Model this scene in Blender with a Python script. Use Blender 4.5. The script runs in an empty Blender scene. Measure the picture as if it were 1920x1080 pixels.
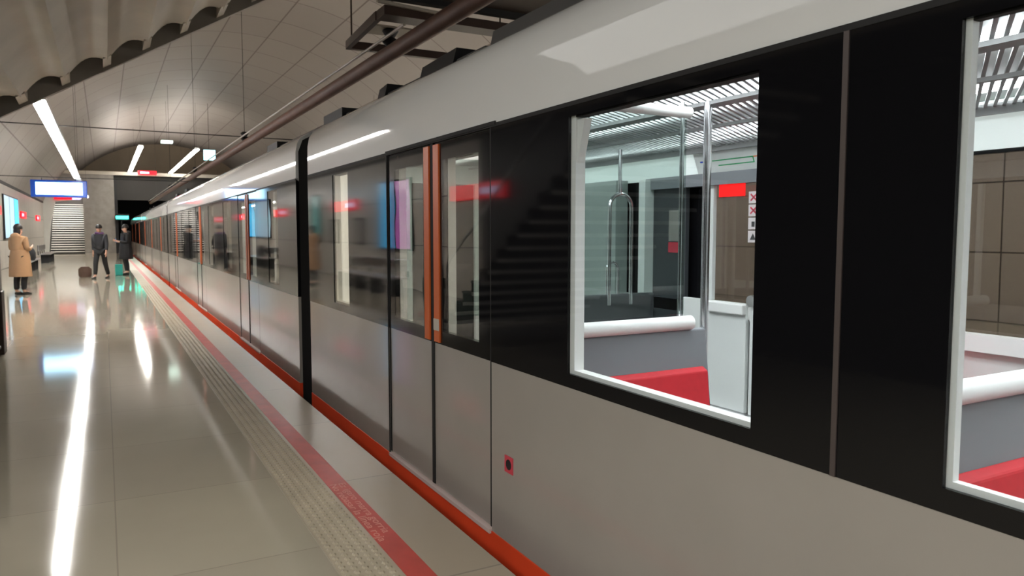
import bpy, bmesh, math, random
from mathutils import Vector, Matrix
random.seed(7)
R = math.radians
COL = bpy.context.scene.collection
ORG = {}

# ------------------------------------------------------------------ mesh builder
class MB:
    def __init__(s): s.v = []; s.f = []; s.uv = None; s.smooth = False
    def add(s, vs, fs):
        n = len(s.v); s.v += [tuple(p) for p in vs]; s.f += [tuple(i + n for i in f) for f in fs]; return s
    def box(s, x0, x1, y0, y1, z0, z1):
        vs = [(x, y, z) for z in (z0, z1) for y in (y0, y1) for x in (x0, x1)]
        return s.add(vs, [(0, 2, 3, 1), (4, 5, 7, 6), (0, 1, 5, 4), (2, 6, 7, 3), (0, 4, 6, 2), (1, 3, 7, 5)])
    def obox(s, c, ax, ay, az):          # centre and three half vectors
        c, ax, ay, az = map(Vector, (c, ax, ay, az)); vs = []
        for k in (-1, 1):
            for j in (-1, 1):
                for i in (-1, 1): vs.append(c + ax * i + ay * j + az * k)
        return s.add(vs, [(0, 2, 3, 1), (4, 5, 7, 6), (0, 1, 5, 4), (2, 6, 7, 3), (0, 4, 6, 2), (1, 3, 7, 5)])
    def extrude_y(s, poly, y0, y1, cap=True):   # poly in (x, z)
        n = len(poly)
        vs = [(x, y0, z) for x, z in poly] + [(x, y1, z) for x, z in poly]
        fs = [(i, (i + 1) % n, n + (i + 1) % n, n + i) for i in range(n)]
        if cap: fs += [tuple(range(n))[::-1], tuple(range(n, 2 * n))]
        return s.add(vs, fs)
    def extrude_x(s, poly, x0, x1):             # poly in (y, z)
        n = len(poly)
        vs = [(x0, y, z) for y, z in poly] + [(x1, y, z) for y, z in poly]
        return s.add(vs, [(i, (i + 1) % n, n + (i + 1) % n, n + i) for i in range(n)] + [tuple(range(n))[::-1], tuple(range(n, 2 * n))])
    def tube(s, pts, r, n=10, closed=False):
        pts = [Vector(p) for p in pts]; m = len(pts); rs = r if isinstance(r, (list, tuple)) else [r] * m
        rings = []; up0 = None
        for i, p in enumerate(pts):
            if closed: d = pts[(i + 1) % m] - pts[i - 1]
            else: d = pts[min(i + 1, m - 1)] - pts[max(i - 1, 0)]
            d.normalize()
            a = up0 if up0 is not None else (Vector((0, 0, 1)) if abs(d.z) < .9 else Vector((1, 0, 0)))
            u = (a - d * a.dot(d)); u.normalize(); w = d.cross(u); up0 = u
            rings.append([p + (u * math.cos(2 * math.pi * k / n) + w * math.sin(2 * math.pi * k / n)) * rs[i] for k in range(n)])
        vs = [q for rg in rings for q in rg]; fs = []
        for i in range(m if closed else m - 1):
            j = (i + 1) % m
            for k in range(n): fs.append((i * n + k, i * n + (k + 1) % n, j * n + (k + 1) % n, j * n + k))
        if not closed: fs += [tuple(range(n))[::-1], tuple(range((m - 1) * n, m * n))]
        return s.add(vs, fs)
    def ell(s, c, rx, ry, rz, n=14, m=9, z0=-1.0):
        vs = []; fs = []
        t0 = math.asin(z0)
        for j in range(m + 1):
            t = t0 + (math.pi / 2 - t0) * j / m
            for k in range(n):
                a = 2 * math.pi * k / n
                vs.append((c[0] + rx * math.cos(t) * math.cos(a), c[1] + ry * math.cos(t) * math.sin(a), c[2] + rz * math.sin(t)))
        for j in range(m):
            for k in range(n): fs.append((j * n + k, j * n + (k + 1) % n, (j + 1) * n + (k + 1) % n, (j + 1) * n + k))
        fs.append(tuple(range(n))[::-1])
        return s.add(vs, fs)
    def loft(s, rings):                 # list of rings of equal length
        n = len(rings[0]); vs = [p for r_ in rings for p in r_]; fs = []
        for j in range(len(rings) - 1):
            for k in range(n): fs.append((j * n + k, j * n + (k + 1) % n, (j + 1) * n + (k + 1) % n, (j + 1) * n + k))
        fs += [tuple(range(n))[::-1], tuple(range((len(rings) - 1) * n, len(rings) * n))]
        return s.add(vs, fs)
    def strip(s, poly, y0, y1, ny=1, uvs=False):   # open ribbon (x,z) swept along y, UV = (arc length, y)
        n = len(poly); L = [0]
        for i in range(1, n): L.append(L[-1] + math.dist(poly[i], poly[i - 1]))
        b = len(s.v)
        for j in range(ny + 1):
            y = y0 + (y1 - y0) * j / ny
            for i, (x, z) in enumerate(poly): s.v.append((x, y, z))
        if s.uv is None: s.uv = {}
        for j in range(ny + 1):
            for i in range(n): s.uv[b + j * n + i] = (L[i], y0 + (y1 - y0) * j / ny)
        for j in range(ny):
            for i in range(n - 1): s.f.append((b + j * n + i, b + j * n + i + 1, b + (j + 1) * n + i + 1, b + (j + 1) * n + i))
        return s

def obj(name, mb, mat, parent=None, smooth=False, bevel=0, seg=2):
    root = parent
    while root is not None and root.parent is not None: root = root.parent
    o0 = Vector(ORG.get(root.name, (0, 0, 0))) if root is not None else Vector((0, 0, 0))
    me = bpy.data.meshes.new(name)
    me.from_pydata([tuple(Vector(p) - o0) for p in mb.v], [], mb.f); me.update()
    bm = bmesh.new(); bm.from_mesh(me); bmesh.ops.recalc_face_normals(bm, faces=bm.faces); bm.to_mesh(me); bm.free()
    if mb.uv:
        l = me.uv_layers.new(name='UVMap')
        for lp in me.loops: l.data[lp.index].uv = mb.uv.get(lp.vertex_index, (0, 0))
    if mat: me.materials.append(mat)
    if smooth:
        for p in me.polygons: p.use_smooth = True
        try: me.set_sharp_from_angle(angle=R(40))
        except Exception: pass
    o = bpy.data.objects.new(name, me); COL.objects.link(o)
    if parent is not None: o.parent = parent
    if bevel:
        b = o.modifiers.new('bevel', 'BEVEL'); b.width = bevel; b.segments = seg; b.limit_method = 'ANGLE'
    return o

def thing(name, label, cat, loc, group=None):
    o = bpy.data.objects.new(name, None); COL.objects.link(o); o.location = loc
    o.empty_display_size = .2; ORG[o.name] = tuple(loc)
    o['label'] = label; o['category'] = cat
    if group: o['group'] = group
    return o
def tag(o, label, cat, group=None, kind=None):
    o['label'] = label; o['category'] = cat
    if group: o['group'] = group
    if kind: o['kind'] = kind
    return o
def struct(name, mb, mat, **k):
    o = obj(name, mb, mat, **k); o['kind'] = 'structure'; return o
def dup(o, parent=None, loc=None):
    c = o.copy(); COL.objects.link(c)
    if parent is not None: c.parent = parent
    if loc is not None: c.location = loc
    for ch in [q for q in o.children]: dup(ch, c)
    return c

# ------------------------------------------------------------------ materials
def mat(name, col, rough=.5, metal=0, coat=0, var=0, vscale=3, bump=0, bscale=40, emit=None, es=0, spec=.5, coatr=.05):
    m = bpy.data.materials.new(name); m.use_nodes = True; nt = m.node_tree; b = nt.nodes['Principled BSDF']
    b.inputs['Base Color'].default_value = (*col, 1); b.inputs['Roughness'].default_value = rough
    b.inputs['Metallic'].default_value = metal; b.inputs['Coat Weight'].default_value = coat
    b.inputs['Coat Roughness'].default_value = coatr; b.inputs['Specular IOR Level'].default_value = spec
    if emit: b.inputs['Emission Color'].default_value = (*emit, 1); b.inputs['Emission Strength'].default_value = es
    if var or bump:
        tc = nt.nodes.new('ShaderNodeTexCoord')
    if var:
        n = nt.nodes.new('ShaderNodeTexNoise'); n.inputs['Scale'].default_value = vscale; n.inputs['Detail'].default_value = 5
        nt.links.new(tc.outputs['Object'], n.inputs['Vector'])
        r = nt.nodes.new('ShaderNodeMapRange'); r.inputs['To Min'].default_value = 1 - var; r.inputs['To Max'].default_value = 1 + var
        r.inputs['From Min'].default_value = .3; r.inputs['From Max'].default_value = .7
        nt.links.new(n.outputs['Fac'], r.inputs['Value'])
        v = nt.nodes.new('ShaderNodeVectorMath'); v.operation = 'SCALE'; v.inputs[0].default_value = col
        nt.links.new(r.outputs[0], v.inputs['Scale']); nt.links.new(v.outputs[0], b.inputs['Base Color'])
    if bump:
        n2 = nt.nodes.new('ShaderNodeTexNoise'); n2.inputs['Scale'].default_value = bscale
        nt.links.new(tc.outputs['Object'], n2.inputs['Vector'])
        bp = nt.nodes.new('ShaderNodeBump'); bp.inputs['Strength'].default_value = bump; bp.inputs['Distance'].default_value = .01
        nt.links.new(n2.outputs['Fac'], bp.inputs['Height']); nt.links.new(bp.outputs[0], b.inputs['Normal'])
        if coat: nt.links.new(bp.outputs[0], b.inputs['Coat Normal'])
    return m
def emis(name, col, s):
    m = bpy.data.materials.new(name); m.use_nodes = True; nt = m.node_tree
    b = nt.nodes['Principled BSDF']; b.inputs['Base Color'].default_value = (.1, .1, .1, 1)
    b.inputs['Emission Color'].default_value = (*col, 1); b.inputs['Emission Strength'].default_value = s
    return m
def glass(name, tint, wav=0.0, ior=1.5, boost=1.0):
    m = bpy.data.materials.new(name); m.use_nodes = True; nt = m.node_tree; nt.nodes.clear()
    out = nt.nodes.new('ShaderNodeOutputMaterial'); mx = nt.nodes.new('ShaderNodeMixShader')
    tr = nt.nodes.new('ShaderNodeBsdfTransparent'); tr.inputs[0].default_value = (*tint, 1)
    gl = nt.nodes.new('ShaderNodeBsdfGlossy'); gl.inputs['Roughness'].default_value = .01
    fr = nt.nodes.new('ShaderNodeFresnel'); fr.inputs['IOR'].default_value = ior
    ge = nt.nodes.new('ShaderNodeNewGeometry'); im = nt.nodes.new('ShaderNodeMapRange')
    im.inputs['To Min'].default_value = ior; im.inputs['To Max'].default_value = 1 / ior
    nt.links.new(ge.outputs['Backfacing'], im.inputs['Value']); nt.links.new(im.outputs[0], fr.inputs['IOR'])
    mu = nt.nodes.new('ShaderNodeMath'); mu.operation = 'MULTIPLY'; mu.inputs[1].default_value = boost; mu.use_clamp = True
    nt.links.new(fr.outputs[0], mu.inputs[0])
    nt.links.new(mu.outputs[0], mx.inputs[0]); nt.links.new(tr.outputs[0], mx.inputs[1]); nt.links.new(gl.outputs[0], mx.inputs[2])
    nt.links.new(mx.outputs[0], out.inputs[0])
    if wav:
        tc = nt.nodes.new('ShaderNodeTexCoord'); n2 = nt.nodes.new('ShaderNodeTexNoise'); n2.inputs['Scale'].default_value = 2.2
        n2.inputs['Detail'].default_value = 1
        nt.links.new(tc.outputs['Object'], n2.inputs['Vector'])
        bp = nt.nodes.new('ShaderNodeBump'); bp.inputs['Strength'].default_value = wav; bp.inputs['Distance'].default_value = .02
        nt.links.new(n2.outputs['Fac'], bp.inputs['Height']); nt.links.new(bp.outputs[0], gl.inputs['Normal'])
    return m
def tiled(name, c1, c2, mortar, w, h, ms, rough, coat=0, uv=False, rvar=.0, coatr=.05, bias=0, offset=0, bump=.3, smooth=.1, metal=0, nv=.07):
    m = bpy.data.materials.new(name); m.use_nodes = True; nt = m.node_tree; b = nt.nodes['Principled BSDF']
    tc = nt.nodes.new('ShaderNodeTexCoord'); br = nt.nodes.new('ShaderNodeTexBrick')
    br.offset = offset; br.squash = 1
    br.inputs['Scale'].default_value = 1; br.inputs['Brick Width'].default_value = w; br.inputs['Row Height'].default_value = h
    br.inputs['Mortar Size'].default_value = ms; br.inputs['Mortar Smooth'].default_value = smooth; br.inputs['Bias'].default_value = bias
    br.inputs['Color1'].default_value = (*c1, 1); br.inputs['Color2'].default_value = (*c2, 1); br.inputs['Mortar'].default_value = (*mortar, 1)
    nt.links.new(tc.outputs['UV' if uv else 'Object'], br.inputs['Vector'])
    n = nt.nodes.new('ShaderNodeTexNoise'); n.inputs['Scale'].default_value = 1.3; n.inputs['Detail'].default_value = 6
    nt.links.new(tc.outputs['Object'], n.inputs['Vector'])
    r = nt.nodes.new('ShaderNodeMapRange'); r.inputs['From Min'].default_value = .1; r.inputs['From Max'].default_value = .9
    r.inputs['To Min'].default_value = .9; r.inputs['To Max'].default_value = 1.1; nt.links.new(n.outputs['Fac'], r.inputs['Value']); r.inputs['To Min'].default_value = 1 - nv; r.inputs['To Max'].default_value = 1 + nv
    v = nt.nodes.new('ShaderNodeVectorMath'); v.operation = 'SCALE'; nt.links.new(br.outputs['Color'], v.inputs[0]); nt.links.new(r.outputs[0], v.inputs['Scale'])
    nt.links.new(v.outputs[0], b.inputs['Base Color'])
    r2 = nt.nodes.new('ShaderNodeMapRange'); r2.inputs['From Min'].default_value = .1; r2.inputs['From Max'].default_value = .9
    r2.inputs['To Min'].default_value = rough - rvar; r2.inputs['To Max'].default_value = rough + rvar
    nt.links.new(n.outputs['Fac'], r2.inputs['Value']); nt.links.new(r2.outputs[0], b.inputs['Roughness'])
    b.inputs['Coat Weight'].default_value = coat; b.inputs['Coat Roughness'].default_value = coatr; b.inputs['Metallic'].default_value = metal
    bp = nt.nodes.new('ShaderNodeBump'); bp.invert = True; bp.inputs['Strength'].default_value = bump; bp.inputs['Distance'].default_value = .005
    nt.links.new(br.outputs['Fac'], bp.inputs['Height']); nt.links.new(bp.outputs[0], b.inputs['Normal'])
    return m

M = {}
M['floor'] = tiled('polished_terrazzo', (.43, .385, .295), (.405, .36, .28), (.33, .29, .23), 1.2, 1.2, .004, .075, rvar=.015, coat=.0, bump=.05)
M['edge'] = tiled('edge_slab_stone', (.43, .36, .27), (.40, .34, .255), (.27, .23, .18), 3.0, 1.5, .006, .32, rvar=.06, bump=.1)
M['tactile'] = mat('tactile_stone', (.42, .36, .26), .45, var=.1)
M['stripe'] = mat('red_line_paint', (.50, .055, .04), .38, var=.15, vscale=6)
M['stripe_text'] = mat('pale_red_lettering', (.70, .30, .24), .5)
M['vault'] = tiled('vault_concrete_panels', (.31, .275, .245), (.285, .25, .225), (.13, .10, .085), 1.7, 2.6, .026, .5, uv=True, rvar=.06, bump=.3)
M['endwall'] = mat('warm_end_wall', (.34, .27, .19), .5, var=.12, vscale=.5)
M['shadewall'] = mat('wall_painted_shade', (.018, .016, .015), .5, var=.1)
M['wallp'] = tiled('wall_panels', (.50, .46, .41), (.47, .43, .39), (.10, .085, .075), 1.2, 2.4, .014, .30, uv=True, rvar=.01, bump=.1, nv=.02)
M['concrete'] = mat('grey_concrete', (.27, .25, .23), .6, var=.12)
M['rib'] = mat('ribbed_beige_concrete', (.50, .455, .38), .42, var=.10, vscale=1.5)
M['ribtab'] = mat('pale_rib_tab', (.52, .48, .41), .4)
M['dark'] = mat('dark_recess', (.02, .018, .016), .7)
M['black'] = mat('matte_black', (.008, .008, .009), .6)
M['brownsteel'] = mat('brown_painted_steel', (.060, .036, .027), .38, var=.15)
M['darksteel'] = mat('dark_bronze_panels', (.055, .036, .028), .5, var=.2)
M['pipe'] = mat('brown_contact_rail', (.20, .11, .08), .55, var=.15, vscale=4)
M['cable'] = mat('black_cable', (.02, .02, .02), .5)
M['lamp'] = emis('luminaire_tube', (1, .97, .92), 34)
M['lamp_far'] = emis('luminaire_tube_high', (1, .95, .86), 22)
M['uplamp'] = emis('luminaire_uplight', (1, .93, .84), 8)
M['fill_flat'] = emis('added_fill_panel', (1, .98, .95), 3.9)
M['fill_slope'] = emis('added_soft_fill', (1, .98, .95), .8)
M['steel'] = mat('brushed_steel', (.55, .55, .56), .28, metal=1)
M['polish'] = mat('polished_pole_steel', (.82, .82, .84), .15, metal=1)
M['screen'] = emis('white_led_screen', (.45, .80, 1), 3.2)
M['bluef'] = mat('blue_sign_frame', (.01, .06, .32), .3, emit=(.0, .10, .8), es=.10)
M['redsign'] = mat('lit_red_sign', (.6, .01, .02), .3, emit=(1, .006, .02), es=.75)
M['whitesign'] = mat('lit_white_sign', (.8, .75, .8), .3, emit=(.75, .55, 1), es=.8)
M['adblue'] = mat('backlit_cyan_poster', (.05, .3, .5), .25, emit=(.04, .36, .66), es=1.0)
M['adpurple'] = mat('backlit_purple_poster', (.4, .1, .4), .25, emit=(.30, .09, .30), es=.8)
M['adgrey'] = mat('backlit_pale_poster', (.4, .5, .6), .25, emit=(.30, .48, .60), es=.6)
M['adteal'] = mat('backlit_teal_poster', (.05, .2, .2), .25, emit=(.04, .25, .22), es=.8)
M['signal'] = emis('green_signal_lamp', (.02, .95, .65), 5)
M['cyanbag'] = mat('cyan_bag', (.03, .42, .36), .4)
M['tread'] = mat('pale_stone_tread', (.78, .76, .72), .5)
# train
M['tgrey'] = mat('train_grey_gloss_paint', (.34, .318, .28), .30, coat=.55, coatr=.06, var=.03, bump=.015, bscale=1.6)
M['twhite'] = mat('train_white_gloss_paint', (.72, .735, .72), .5, coat=1, coatr=.035, bump=.02, bscale=1.2)
M['tblack'] = mat('train_black_gloss_band', (.006, .006, .007), .06, bump=.02, bscale=1.3, spec=.33)
M['gap'] = mat('black_rubber_seal', (.006, .006, .006), .7)
M['steplip'] = mat('pale_step_lip', (.62, .50, .46), .4)
M['skirt'] = mat('red_train_skirt', (.80, .075, .022), .38, var=.06)
M['orange'] = mat('orange_door_strip', (.60, .12, .02), .4)
M['seamgrey'] = mat('dull_seam_strip', (.07, .055, .05), .5)
M['roofgrey'] = mat('roof_grey_gear', (.12, .12, .12), .5)
M['bellows'] = mat('black_bellows', (.006, .006, .006), .75)
M['tglass'] = glass('tinted_train_glass', (.80, .78, .73), wav=.05, boost=1.0)
M['cglass'] = glass('clear_train_glass', (.93, .95, .95), wav=.0, boost=.5)
M['fglass'] = glass('dark_far_side_glass', (.56, .53, .51), boost=1.0)
M['pglass'] = glass('partition_glass', (.76, .82, .80), boost=.9)
M['iwhite'] = mat('interior_white_laminate', (.72, .74, .72), .35)
M['iglow'] = mat('white_panel_painted_glow', (.8, .8, .76), .4, emit=(1, 1, .92), es=.45)  # emission stands in for carriage light falling on a white panel
M['igreen'] = mat('grey_green_panel', (.33, .37, .35), .4)
M['iframe'] = mat('white_window_frame', (.82, .82, .80), .35)
M['igrey'] = mat('grey_seat_shell', (.20, .21, .225), .45)
M['iredd'] = mat('red_seat_cushion', (.55, .018, .03), .6, var=.06, vscale=30)
M['ifloor'] = mat('grey_rubber_floor', (.10, .095, .09), .5)
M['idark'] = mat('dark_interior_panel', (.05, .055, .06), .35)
M['ilamp'] = emis('carriage_light_strip', (.93, .97, 1), 12)
M['ifascia'] = mat('fascia_painted_glow', (.85, .9, .88), .4, emit=(.9, 1, .96), es=.2)  # slight emission imitates the ceiling light on the fascia
M['igrille'] = mat('louvre_aluminium', (.30, .30, .30), .45, metal=.1)
M['green'] = mat('green_line', (.02, .35, .12), .5)
M['orangel'] = mat('orange_line', (.85, .20, .05), .5)
M['bluel'] = mat('blue_line', (.01, .05, .5), .5)
M['sticker'] = mat('white_sticker', (.75, .68, .68), .4)
M['stickred'] = mat('red_sticker_mark', (.6, .05, .08), .4)
M['inkdark'] = mat('black_ink', (.03, .03, .03), .5)
M['tan'] = mat('camel_wool_coat', (.42, .24, .12), .8, var=.08)
M['blackcloth'] = mat('black_cloth', (.012, .012, .014), .75)
M['navy'] = mat('charcoal_jacket_cloth', (.022, .023, .028), .7)
M['purple'] = mat('purple_scarf', (.10, .04, .12), .8)
M['skin'] = mat('skin', (.52, .30, .21), .5)
M['hair'] = mat('dark_hair', (.012, .009, .008), .5)
M['shoe'] = mat('black_shoe', (.01, .01, .01), .4)
M['phone'] = emis('lit_phone_screen', (.25, .5, 1), 3)
M['bagbrown'] = mat('brown_bag', (.09, .05, .035), .6)

# ------------------------------------------------------------------ station shell
CX, CZ, RV = 4.85, 0.0, 9.28
def arc(a0, a1, n):                       # angle from +x axis, degrees
    return [(CX + RV * math.cos(R(a0 + (a1 - a0) * i / n)), CZ + RV * math.sin(R(a0 + (a1 - a0) * i / n))) for i in range(n + 1)]
Y0, Y1 = -9, 76
aj = 180 - math.degrees(math.asin((3.62 - CZ) / RV))
struct('ceiling', MB().strip(arc(aj - .35, 180 - aj + .35, 64), Y0, Y1, 34, True), M['vault'], smooth=True)
lw = [(-3.74, 0), (-3.72, 1.2), (-3.70, 2.4), (-3.69, 3.56)]
WN = 14.6   # wall beside the near staircase is coloured near black to imitate shade
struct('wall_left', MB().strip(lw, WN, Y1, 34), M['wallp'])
struct('wall_left', MB().strip(lw, Y0, WN, 4), M['shadewall'])
rw = [(2 * CX - x, z) for x, z in lw]
struct('wall_right', MB().strip(rw, Y0, Y1, 34), M['wallp'])
g = MB()
for sgn in (1, -1):
    for a in (aj,):
        p = (CX - sgn * (RV + .02) * -math.cos(R(a)), CZ + (RV + .02) * math.sin(R(a)))
    xx = CX + sgn * (RV + .03) * math.cos(R(aj)); zz = CZ + (RV + .03) * math.sin(R(aj))
    g.box(xx - .06, xx + .06, Y0, Y1, zz - .06, zz + .06)
struct('trim_1', g, M['dark'])
struct('wall_back', MB().box(-4.6, 14.6, Y0 - .2, Y0, -1.3, 9.6), M['concrete'])
# platform: main floor, tactile strip bed, line bed, coping
struct('floor', MB().box(-3.95, .88, Y0, 62, -.5, 0), M['floor'])
struct('trim_2', MB().box(.88, 1.58, Y0, 76, -.5, 0), M['edge'])
struct('wall_platform', MB().box(.6, 1.46, Y0, 76, -1.25, -.5), M['dark'])
struct('wall_platform', MB().box(8.24, 9.1, Y0, 76, -1.25, -.5), M['dark'])
struct('floor', MB().box(8.12, 13.65, Y0, 76, -.5, 0), M['floor'])
struct('floor', MB().box(.6, 9.1, Y0, 76, -1.4, -1.25), M['dark'])
# the tactile strip of rows of studs
t = MB().box(.885, 1.125, -2, 34, 0, .004)
def stud(x, y, r=.0135, h=.006):
    vs = [(x + r * math.cos(k * math.pi / 3), y + r * 1.25 * math.sin(k * math.pi / 3), .004) for k in range(6)]
    vs += [(x + r * .55 * math.cos(k * math.pi / 3), y + r * .7 * math.sin(k * math.pi / 3), .004 + h) for k in range(6)]
    t.add(vs, [(k, (k + 1) % 6, 6 + (k + 1) % 6, 6 + k) for k in range(6)] + [(6, 7, 8, 9, 10, 11)])
y = 1.6
while y < 13:
    for k in range(5): stud(.91 + k * .048, y + (k % 2) * .02, .018, .006)
    y += .052
while y < 24:
    for k in range(4): stud(.915 + k * .06, y, .016)
    y += .09
tag(obj('tactile_strip', t, M['tactile']), 'beige studded tactile paving strip running beside the red floor line', 'tactile paving')
# the painted red line (in worn lengths), with its lettering
line = thing('safety_line', 'red painted safety line along the platform edge, worn paler where lettering crosses it', 'safety line', (1.2, 1, 0))
obj('line_paint', MB().box(1.145, 1.265, -3, 60, 0, .0045), M['stripe'], line)
def text_mesh(s, size):
    cu = bpy.data.curves.new('lettering', 'FONT'); cu.body = s; cu.size = size; cu.extrude = .0008
    o = bpy.data.objects.new('lettering', cu); COL.objects.link(o)
    dg = bpy.context.evaluated_depsgraph_get(); me = bpy.data.meshes.new_from_object(o.evaluated_get(dg))
    bpy.data.objects.remove(o); return me
def text_obj(s, size, mtx, mt, parent, name='lettering'):
    me = text_mesh(s, size); me.transform(Matrix.Translation(-Vector(ORG[parent.name])) @ mtx); me.materials.clear(); me.materials.append(mt)
    o = bpy.data.objects.new(name, me); COL.objects.link(o); o.parent = parent; return o
# text reads from far (left) to near (right) when seen from the track side of the line
for i, s in enumerate(('Ez igaro marra gorria', 'No rebasar la línea roja')):
    mx = Matrix.Translation((1.208 - i * .052, 4.46, .0055)) @ Matrix.Rotation(R(-90), 4, 'Z')
    text_obj(s, .062, mx @ Matrix.Scale(1.62, 4, (1, 0, 0)), M['stripe_text'], line)

# ------------------------------------------------------------------ mezzanine over the near platform (ribbed sloping soffit)
def soff(x): return 3.06 + .585 * (x + 1.15)
g = MB(); xs = [-1.38 + i * .5 for i in range(9)]
prof = []
for i in range(8):
    for k in range(8):
        u = k / 8; x = xs[i] + u * .5
        prof.append((x, soff(x) + .06 + .13 * math.sin(math.pi * u) ** 1.1))
prof.append((xs[8], soff(xs[8]) + .06))
g.strip(prof, -8, 11.62, 6)
# curved ends of the troughs
n = len(prof); b = len(g.v)
for j in range(5):
    a = j / 4 * math.pi / 2
    for i, (x, z) in enumerate(prof):
        g.v.append((x, 11.62 + .16 * math.sin(a), z + .20 * (1 - math.cos(a)))); g.uv[len(g.v) - 1] = (0, 0)
for j in range(4):
    for i in range(n - 1): g.f.append((b + j * n + i, b + j * n + i + 1, b + (j + 1) * n + i + 1, b + (j + 1) * n + i))
struct('ceiling', g, M['rib'], smooth=True)
g = MB()
for x in xs[1:]:
    z = soff(x) + .02
    g.add([(x - .05, 11.5, z + .02), (x + .05, 11.5, z + .08), (x + .05, 12.02, z + .06), (x - .05, 12.02, z), (x - .05, 11.5, z + .22), (x + .05, 11.5, z + .26), (x + .05, 12.02, z + .28), (x - .05, 12.02, z + .22)],
          [(0, 1, 2, 3), (4, 5, 6, 7), (0, 3, 7, 4), (1, 2, 6, 5), (3, 2, 6, 7), (0, 1, 5, 4)])
struct('trim_3', g, M['ribtab'])
g = MB()
a, b_ = -1.5, 2.66
g.add([(a, 12.0, soff(a) + .0), (b_, 12.0, soff(b_) + .0), (b_, 12.0, soff(b_) + .5), (a, 12.0, soff(a) + .5),
       (a, 12.1, soff(a) + .0), (b_, 12.1, soff(b_) + .0), (b_, 12.1, soff(b_) + .5), (a, 12.1, soff(a) + .5)],
      [(0, 1, 2, 3), (4, 5, 6, 7), (0, 1, 5, 4), (3, 2, 6, 7), (0, 3, 7, 4), (1, 2, 6, 5)])
struct('trim_4', g, M['concrete'])
g = MB()
g.add([(a, -8, soff(a) + .5), (b_, -8, soff(b_) + .5), (b_, 12.1, soff(b_) + .5), (a, 12.1, soff(a) + .5),
       (a, -8, soff(a) + .6), (b_, -8, soff(b_) + .6), (b_, 12.1, soff(b_) + .6), (a, 12.1, soff(a) + .6)],
      [(0, 1, 2, 3), (4, 5, 6, 7), (0, 1, 5, 4), (3, 2, 6, 7), (0, 3, 7, 4), (1, 2, 6, 5)])
struct('trim_5', g, M['dark'])
# flat part over the staircase landing, and the slab over the tracks
struct('ceiling', MB().box(-3.69, -1.5, -8.9, 5.6, 3.22, 3.4), M['dark'])
struct('ceiling', MB().box(2.5, 11, -8.9, 7.8, 4.10, 4.3), M['darksteel'])
struct('trim_6', MB().box(2.45, 11, 7.8, 7.9, 4.04, 4.5), M['black'])

# near staircase, beside the camera on the left (seen mirrored in the train)
st = thing('staircase', 'open staircase with pale treads rising to the mezzanine, mirrored in the black train panels', 'staircase', (-2.5, 10.9, 0))
for i in range(18):
    z = .17 * (i + 1); y = 10.9 - .28 * i
    tr = obj('tread', MB().box(-3.6, -1.15, y - .32, y, z - .035, z), M['black'], st)
    obj('tread_edge', MB().box(-3.6, -1.15, y - .34, y - .32, z - .05, z), M['tread'], tr)
    obj('riser', MB().box(-3.6, -1.17, y - .285, y - .265, z, z + .13), M['black'], st)
obj('handrail', MB().tube([(-1.25, 10.9, .0), (-1.25, 10.9, 1.0), (-1.25, 9.45, 1.9), (-1.25, 7.6, 3.0)], .02), M['steel'], st, smooth=True)
ps = thing('newel_pillar', 'dark lower and grey upper end pillar at the left edge of the platform', 'pillar', (-1.25, 11.45, 0))
obj('base_block', MB().box(-1.40, -1.16, 11.3, 11.6, 0, .80), M['darksteel'], ps, bevel=.01)
obj('upper_panel', MB().box(-1.38, -1.18, 11.34, 11.56, .80, 2.2), M['concrete'], ps, bevel=.01)

# ------------------------------------------------------------------ far end of the station
struct('wall_far', MB().box(-4.6, 14.6, 75.5, 75.9, -1.3, 5.85), M['black'])  # black sheet standing in for the darkness of the tunnel
struct('wall_far', MB().box(-4.6, 14.6, 73.5, 73.9, 5.85, 9.6), M['endwall'])
struct('wall_far', MB().box(.75, 14.0, 62.4, 62.6, 3.9, 5.85), M['dark'])
struct('ceiling', MB().box(-3.9, 14.0, 62.6, 75, 5.5, 5.85), M['dark'])
struct('wall_far', MB().box(-1.25, .75, 62.21, 62.6, 0, 4.1), M['concrete'])
struct('wall_far', MB().box(-4.3, .75, 62.2, 62.6, 4.1, 5.85), M['concrete'])
struct('wall_tunnel', MB().box(.75, .95, 62.2, 76, -.5, 5.5), M['black'])
struct('trim_7', MB().extrude_y([(-4.0, 0), (-3.45, 0), (-3.25, 2.2), (-2.95, 3.7), (-1.35, 3.9), (-1.25, 4.15), (-4.0, 4.15)], 61.9, 62.2), M['iwhite'])
struct('trim_8', MB().box(-4.2, 14.0, 62.15, 62.4, 5.7, 5.95), M['ribtab'])
fs = thing('staircase', 'far pale stone staircase inside the white framed opening at the platform end', 'staircase', (-2.4, 62.6, 0))
for i in range(22):
    obj('step', MB().box(-3.4, -1.28, 62.65 + i * .3, 62.97 + i * .3, i * .17, .17 * (i + 1) - .07), M['black'], fs)
    obj('tread', MB().box(-3.4, -1.28, 62.62 + i * .3, 62.97 + i * .3, .17 * (i + 1) - .07, .17 * (i + 1)), M['tread'], fs)
struct('floor', MB().box(-3.95, .75, 62, 75.5, -.5, -.001), M['floor'])
struct('wall_far', MB().box(-3.6, -1.2, 69.3, 69.5, 3.7, 5.5), M['wallp'])

o = thing('linear_luminaire', 'added white fill strip on the ceiling inside the far staircase opening', 'ceiling light', (-2.3, 65, 5.3))  # lamp added to brighten the far stairs
obj('diffuser', MB().box(-2.5, -2.1, 62.8, 67, 5.30, 5.35), M['lamp'], o)
obj('housing', MB().box(-2.52, -2.08, 62.75, 67.05, 5.35, 5.46), M['steel'], o)
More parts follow.
